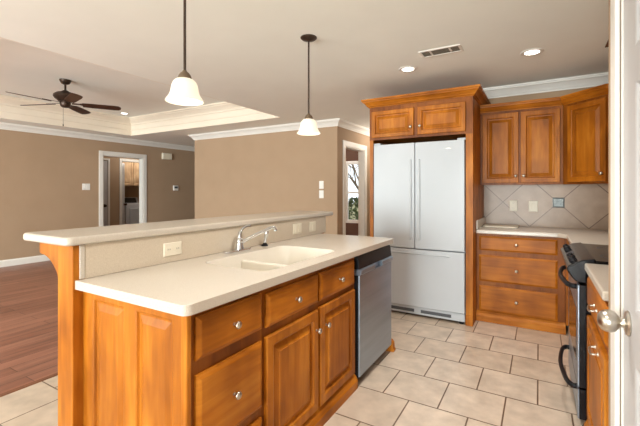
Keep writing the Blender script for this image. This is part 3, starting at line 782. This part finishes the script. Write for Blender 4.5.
# ---------------------------------------------------------------- lamps on the kitchen ceiling
def pendant(x, y, label):
    o = empty('pendant_light', (x, y, CEIL), label, 'pendant light', 'pendant lights over the island')
    make('canopy', lathe([(0, 0), (.062, 0), (.062, -.006), (.050, -.016), (.02, -.024), (.009, -.028), (0, -.028)], (x, y, CEIL - .0005), n=36), M['bronze'], o, smooth='auto')
    make('rod', tube([(x, y, CEIL - .026), (x, y, 1.88)], .0065, 12), M['bronze'], o, smooth='auto')
    make('socket_cap', lathe([(0, .038), (.009, .038), (.012, .032), (.020, .026), (.028, .014), (.033, .0), (.031, -.003), (0, -.003)], (x, y, 1.846)), M['bronze_light'], o, smooth='auto')
    pr = [(.028, 1.842), (.041, 1.839), (.052, 1.829), (.060, 1.812), (.064, 1.790), (.068, 1.772), (.076, 1.755), (.086, 1.742), (.090, 1.734)]
    inn = [(r_ - .004, z - .002) for r_, z in pr][::-1]
    make('shade', lathe(pr + inn + [pr[0]], (x, y, 0), n=40), M['shade'], o, smooth='auto', label='white frosted bell glass shade')
    make('bulb', lathe([(0, -.030), (.014, -.027), (.023, -.015), (.026, 0), (.021, .018), (.012, .03), (.011, .043), (0, .043)], (x, y, 1.797), n=20), M['bulb_warm'], o, smooth=True)
    l = bpy.data.lights.new('pendant_lamp', 'POINT'); l.energy = .3; l.color = (1, .90, .76); l.shadow_soft_size = .04
    lo = bpy.data.objects.new('pendant_lamp', l); COL.objects.link(lo); lo.parent = o; lo.location = (0, 0, 1.742 - CEIL)
    return o
M['bulb_warm'] = emis('bulb_glow', (1, .86, .66), 2.5)
pendant(-1.48, 1.221, 'bronze pendant with white bell shade hanging nearest, over the near end of the island')
pendant(-1.50, 2.378, 'bronze pendant with white bell shade farther away, in front of the beige wall')

def can_light(x, y, z, label, power, beam=124, r_=.075):
    o = empty('recessed_light', (x, y, z), label, 'ceiling light', 'recessed ceiling lights')
    make('trim_ring', lathe([(r_ - .020, -.001), (r_ - .018, -.006), (r_ + .008, -.007), (r_ + .014, -.0005), (r_ - .020, -.0005)], (x, y, z), n=40), M['trim'], o, smooth='auto')
    make('lamp', lathe([(0, -.003), (r_ - .021, -.003), (r_ - .021, -.001), (0, -.001)], (x, y, z), n=32), M['bulb'], o)
    l = bpy.data.lights.new('recessed_lamp', 'SPOT'); l.energy = power; l.color = (1, .97, .92); l.spot_size = R(beam); l.spot_blend = .8; l.shadow_soft_size = .05
    lo = bpy.data.objects.new('recessed_lamp', l); COL.objects.link(lo); lo.parent = o; lo.location = (0, 0, -.012)
can_light(-1.074, 3.472, CEIL, 'recessed ceiling light between the air vent and the refrigerator cabinet', 3)
can_light(-.051, 3.573, CEIL, 'recessed ceiling light in front of the two-door wall cabinet', 42, 84)
can_light(-.62, 1.90, CEIL, 'added unseen ceiling light over the aisle beside the dishwasher', 80)  # added downlight outside the view, brightens floor and island fronts
can_light(-.62, .30, CEIL, 'added unseen ceiling light over the aisle, nearest the viewer', 60)  # second added downlight, also out of view, for kitchen fill
can_light(-6.95, 4.30, TZ, 'recessed light in the tray ceiling just beyond the fan blade', 12)

def ceiling_vent(x0, x1, y0, y1, label, group, frame='trim'):
    z = CEIL - .0005
    o = empty('ceiling_vent', ((x0 + x1) / 2, (y0 + y1) / 2, z), label, 'air vent', group)
    b = .022
    make('frame', B((x0, x1, y0, y0 + b, z - .007, z), (x0, x1, y1 - b, y1, z - .007, z), (x0, x0 + b, y0 + b, y1 - b, z - .007, z), (x1 - b, x1, y0 + b, y1 - b, z - .007, z)), M[frame], o, bev=.002)
    make('backing', B(x0 + b, x1 - b, y0 + b, y1 - b, z - .002, z - .0005), M['vent_dark'], o)
    for t in (.27, .73):
        xm = x0 + (x1 - x0) * t
        make('divider', B(xm - .008, xm + .008, y0 + b, y1 - b, z - .006, z - .0021), M['trim'], o)
    n = 7
    for i in range(n):
        y = y0 + b + (y1 - y0 - 2 * b) * (i + .5) / n
        make('louver', prism([(y + .002, z - .0022), (y - .002, z - .005), (y - .003, z - .005), (y + .001, z - .0021)], 'x', x0 + b, x1 - b), M['louver'], o)
ceiling_vent(-.87, -.535, 3.085, 3.245, 'white louvered air vent between the two recessed kitchen lights', 'ceiling air vents')
ceiling_vent(.455, .80, 3.43, 3.74, 'brown framed ceiling vent whose corner shows beside the pantry wall', 'ceiling air vents', 'wood_dark')

# ---------------------------------------------------------------- ceiling fan
fx, fy = -5.55, 2.60
cf = empty('ceiling_fan', (fx, fy, TZ), 'dark bronze five-blade ceiling fan under the tray ceiling', 'ceiling fan')
make('canopy', lathe([(0, 0), (.07, 0), (.068, -.015), (.05, -.05), (.025, -.062), (0, -.063)], (fx, fy, TZ - .0005)), M['bronze'], cf, smooth='auto')
make('downrod', tube([(fx, fy, TZ - .06), (fx, fy, 2.655)], .013, 12), M['bronze'], cf, smooth='auto')
make('motor_housing', lathe([(0, .15), (.03, .15), (.05, .135), (.10, .118), (.135, .09), (.14, .065), (.125, .04), (.10, .022), (.085, .008), (.08, 0), (0, 0)], (fx, fy, 2.515), n=36), M['bronze'], cf, smooth='auto')
make('switch_housing', lathe([(0, 0), (.062, 0), (.065, -.02), (.058, -.06), (.04, -.078), (.012, -.084), (0, -.084)], (fx, fy, 2.5145)), M['bronze'], cf, smooth='auto')
for i in range(5):
    a = R(58 + 72 * i); rot = Matrix.Translation((fx, fy, 2.487)) @ Matrix.Rotation(a, 4, 'Z') @ Matrix.Rotation(R(-13), 4, 'X')
    out = [(.20, -.055), (.30, -.062), (.58, -.068), (.64, -.060), (.662, -.035), (.668, 0), (.662, .035), (.64, .060), (.58, .068), (.30, .062), (.20, .055)]
    b = make('blade', prism(out, 'z', -.004, .004), M['blade'], cf, matrix=rot)
    make('blade_iron', prism([(.075, -.02), (.16, -.016), (.21, -.04), (.27, -.03), (.285, 0), (.27, .03), (.21, .04), (.16, .016), (.075, .02)], 'z', .0045, .010), M['bronze'], b, matrix=rot)
pc = make('pull_chain', tube([(fx + .03, fy - .04, 2.44), (fx + .03, fy - .04, 2.20)], .002, 8), M['bronze'], cf)
make('pull_knob', lathe([(0, -.03), (.006, -.026), (.007, -.01), (.003, 0), (0, 0)], (fx + .03, fy - .04, 2.20), n=12), M['bronze'], pc, smooth='auto')

# ---------------------------------------------------------------- plates on the far walls
def wall_switch(c, u, label, group=None): outlet_plate('light_switch', c, u, .085, .13, 1, label, 'switch', group, mat='white_plastic')
wall_switch((-3.117, 5.339, 1.402), (1, 0), 'white switch plate on the beige wall, upper of the two by the hall doorway', 'stacked switch plates on the beige wall')
wall_switch((-3.117, 5.339, 1.245), (1, 0), 'white switch plate on the beige wall, lower of the two by the hall doorway', 'stacked switch plates on the beige wall')
outlet_plate('light_switch', (-7.899, 4.085, 1.385), (0, 1), .15, .13, 2, 'white double switch plate on the living room wall left of the doorway', 'switch', mat='white_plastic')
ch = empty('door_chime', (-7.899, 5.965, 2.15), 'white rectangular door chime box high on the wall right of the doorway', 'door chime')
make('cover', rect_loops(bmesh.new(), 0.26, .15, [(0, 0), (0, .04), (.012, .05)], -.13, -.075), M['ivory_plastic'], ch, matrix=frame_mat((-7.899, 5.965, 2.15), (0, 1)))
tm = empty('thermostat', (-7.899, 6.23, 1.375), 'small white thermostat on the wall right of the doorway', 'thermostat')
tmm = frame_mat((-7.899, 6.23, 1.375), (0, 1))
make('case', rect_loops(bmesh.new(), .14, .13, [(0, 0), (0, .02), (.006, .027)], -.07, -.065), M['white_plastic'], tm, matrix=tmm)
make('screen', B(-.05, .05, -.01, .04, .027, .0285), M['grille'], tm, matrix=tmm)

# ---------------------------------------------------------------- laundry beyond the hall
lc = empty('laundry_cabinet', (-11.0, 6.9, 1.45), 'pale wood wall cabinet above the dryer in the laundry room', 'cabinet')
make('body', B(-11.275, -10.621, 6.35, 7.35, 1.45, 2.30), M['laundry_cab'], lc)
lm = frame_mat((-10.62, 0, 0), (0, 1))
for a, b in ((6.365, 6.845), (6.855, 7.335)): make('door', raised_door(b - a, .82, fw=.07), M['laundry_cab'], lc, matrix=lm @ Matrix.Translation((a, 1.465, 0)))
dy = empty('clothes_dryer', (-10.9, 6.97, 0), 'white clothes dryer under the laundry cabinet seen through the doorway', 'dryer')
make('body', B(-11.27, -10.60, 6.62, 7.31, .02, .91), M['white_app'], dy, bev=.015, seg=3)
make('console', prism([(-11.27, .911), (-11.02, .911), (-11.10, 1.10), (-11.27, 1.10)], 'y', 6.62, 7.31), M['white_app'], dy, bev=.008)
make('control_face', prism([(-11.0155, .935), (-11.0115, .937), (-11.0845, 1.085), (-11.0885, 1.083)], 'y', 6.70, 7.23), M['slot'], dy)
make('door', rect_loops(bmesh.new(), .50, .48, [(0, 0), (0, .012), (.02, .018), (.05, .018), (.06, .012)], 0, 0), M['white_app'], dy, matrix=frame_mat((-10.599, 6.715, .30), (0, 1)))

# ---------------------------------------------------------------- outside the study window
make('ground', B(-20, 12, 8.33, 40, -.25, -.2), M['drygrass'], kind=S)
def bare_tree(x, y, h, label, seed):
    rnd = random.Random(seed)
    o = empty('bare_tree', (x, y, -.2), label, 'tree')
    bm = bmesh.new()
    def grow(p, d, ln, r_, lv):
        q = p + d * ln; tube([p, (p + q) / 2 + Vector((rnd.uniform(-1, 1), rnd.uniform(-1, 1), 0)) * ln * .05, q], [r_, r_ * .85, r_ * .7], 6, bm)
        if lv == 0: return
        for _ in range(3):
            nd_ = (d + Vector((rnd.uniform(-1, 1), rnd.uniform(-1, 1), rnd.uniform(-.3, .8))) * .75).normalized()
            grow(q - d * ln * rnd.uniform(0, .35), nd_, ln * rnd.uniform(.6, .8), r_ * .62, lv - 1)
    grow(Vector((x, y, -.2)), Vector((.05, 0, 1)), h * .3, .06, 4)
    make('trunk', bm, M['bark'], o)
def shrub(x, y, r_, h, label, seed, group):
    rnd = random.Random(seed); o = empty('evergreen_shrub', (x, y, -.2), label, 'shrub', group)
    bm = bmesh.new()
    for i in range(900):
        a = rnd.uniform(0, 2 * math.pi); t = rnd.uniform(0, 1); rr = r_ * math.sqrt(rnd.uniform(.3, 1)) * (1 - .65 * t * t)
        c = Vector((x + rr * math.cos(a), y + rr * math.sin(a), -.1 + h * t)); s = rnd.uniform(.035, .07)
        d1 = Vector((rnd.uniform(-1, 1), rnd.uniform(-1, 1), rnd.uniform(-.5, 1))).normalized(); d2 = d1.orthogonal().normalized()
        bm.faces.new([bm.verts.new(c + q) for q in (-d1 * s, d2 * s * .5, d1 * s, -d2 * s * .5)])
    make('foliage', bm, M['leaf'], o)
    make('stem', tube([(x, y, -.2), (x, y, h * .7)], [.03, .01], 8), M['bark'], o)
bare_tree(-4.5, 10.6, 4.2, 'bare brown branched tree outside the study window, in front', 3)
bare_tree(-5.75, 12.9, 5.4, 'bare brown branched tree outside the study window, farther back', 8)
shrub(-4.65, 10.0, .5, 1.2, 'green shrub below the bare tree, at the left of the window view', 1, 'shrubs outside the window')
shrub(-4.25, 11.3, .6, 1.1, 'green shrub behind, at the right of the window view', 2, 'shrubs outside the window')
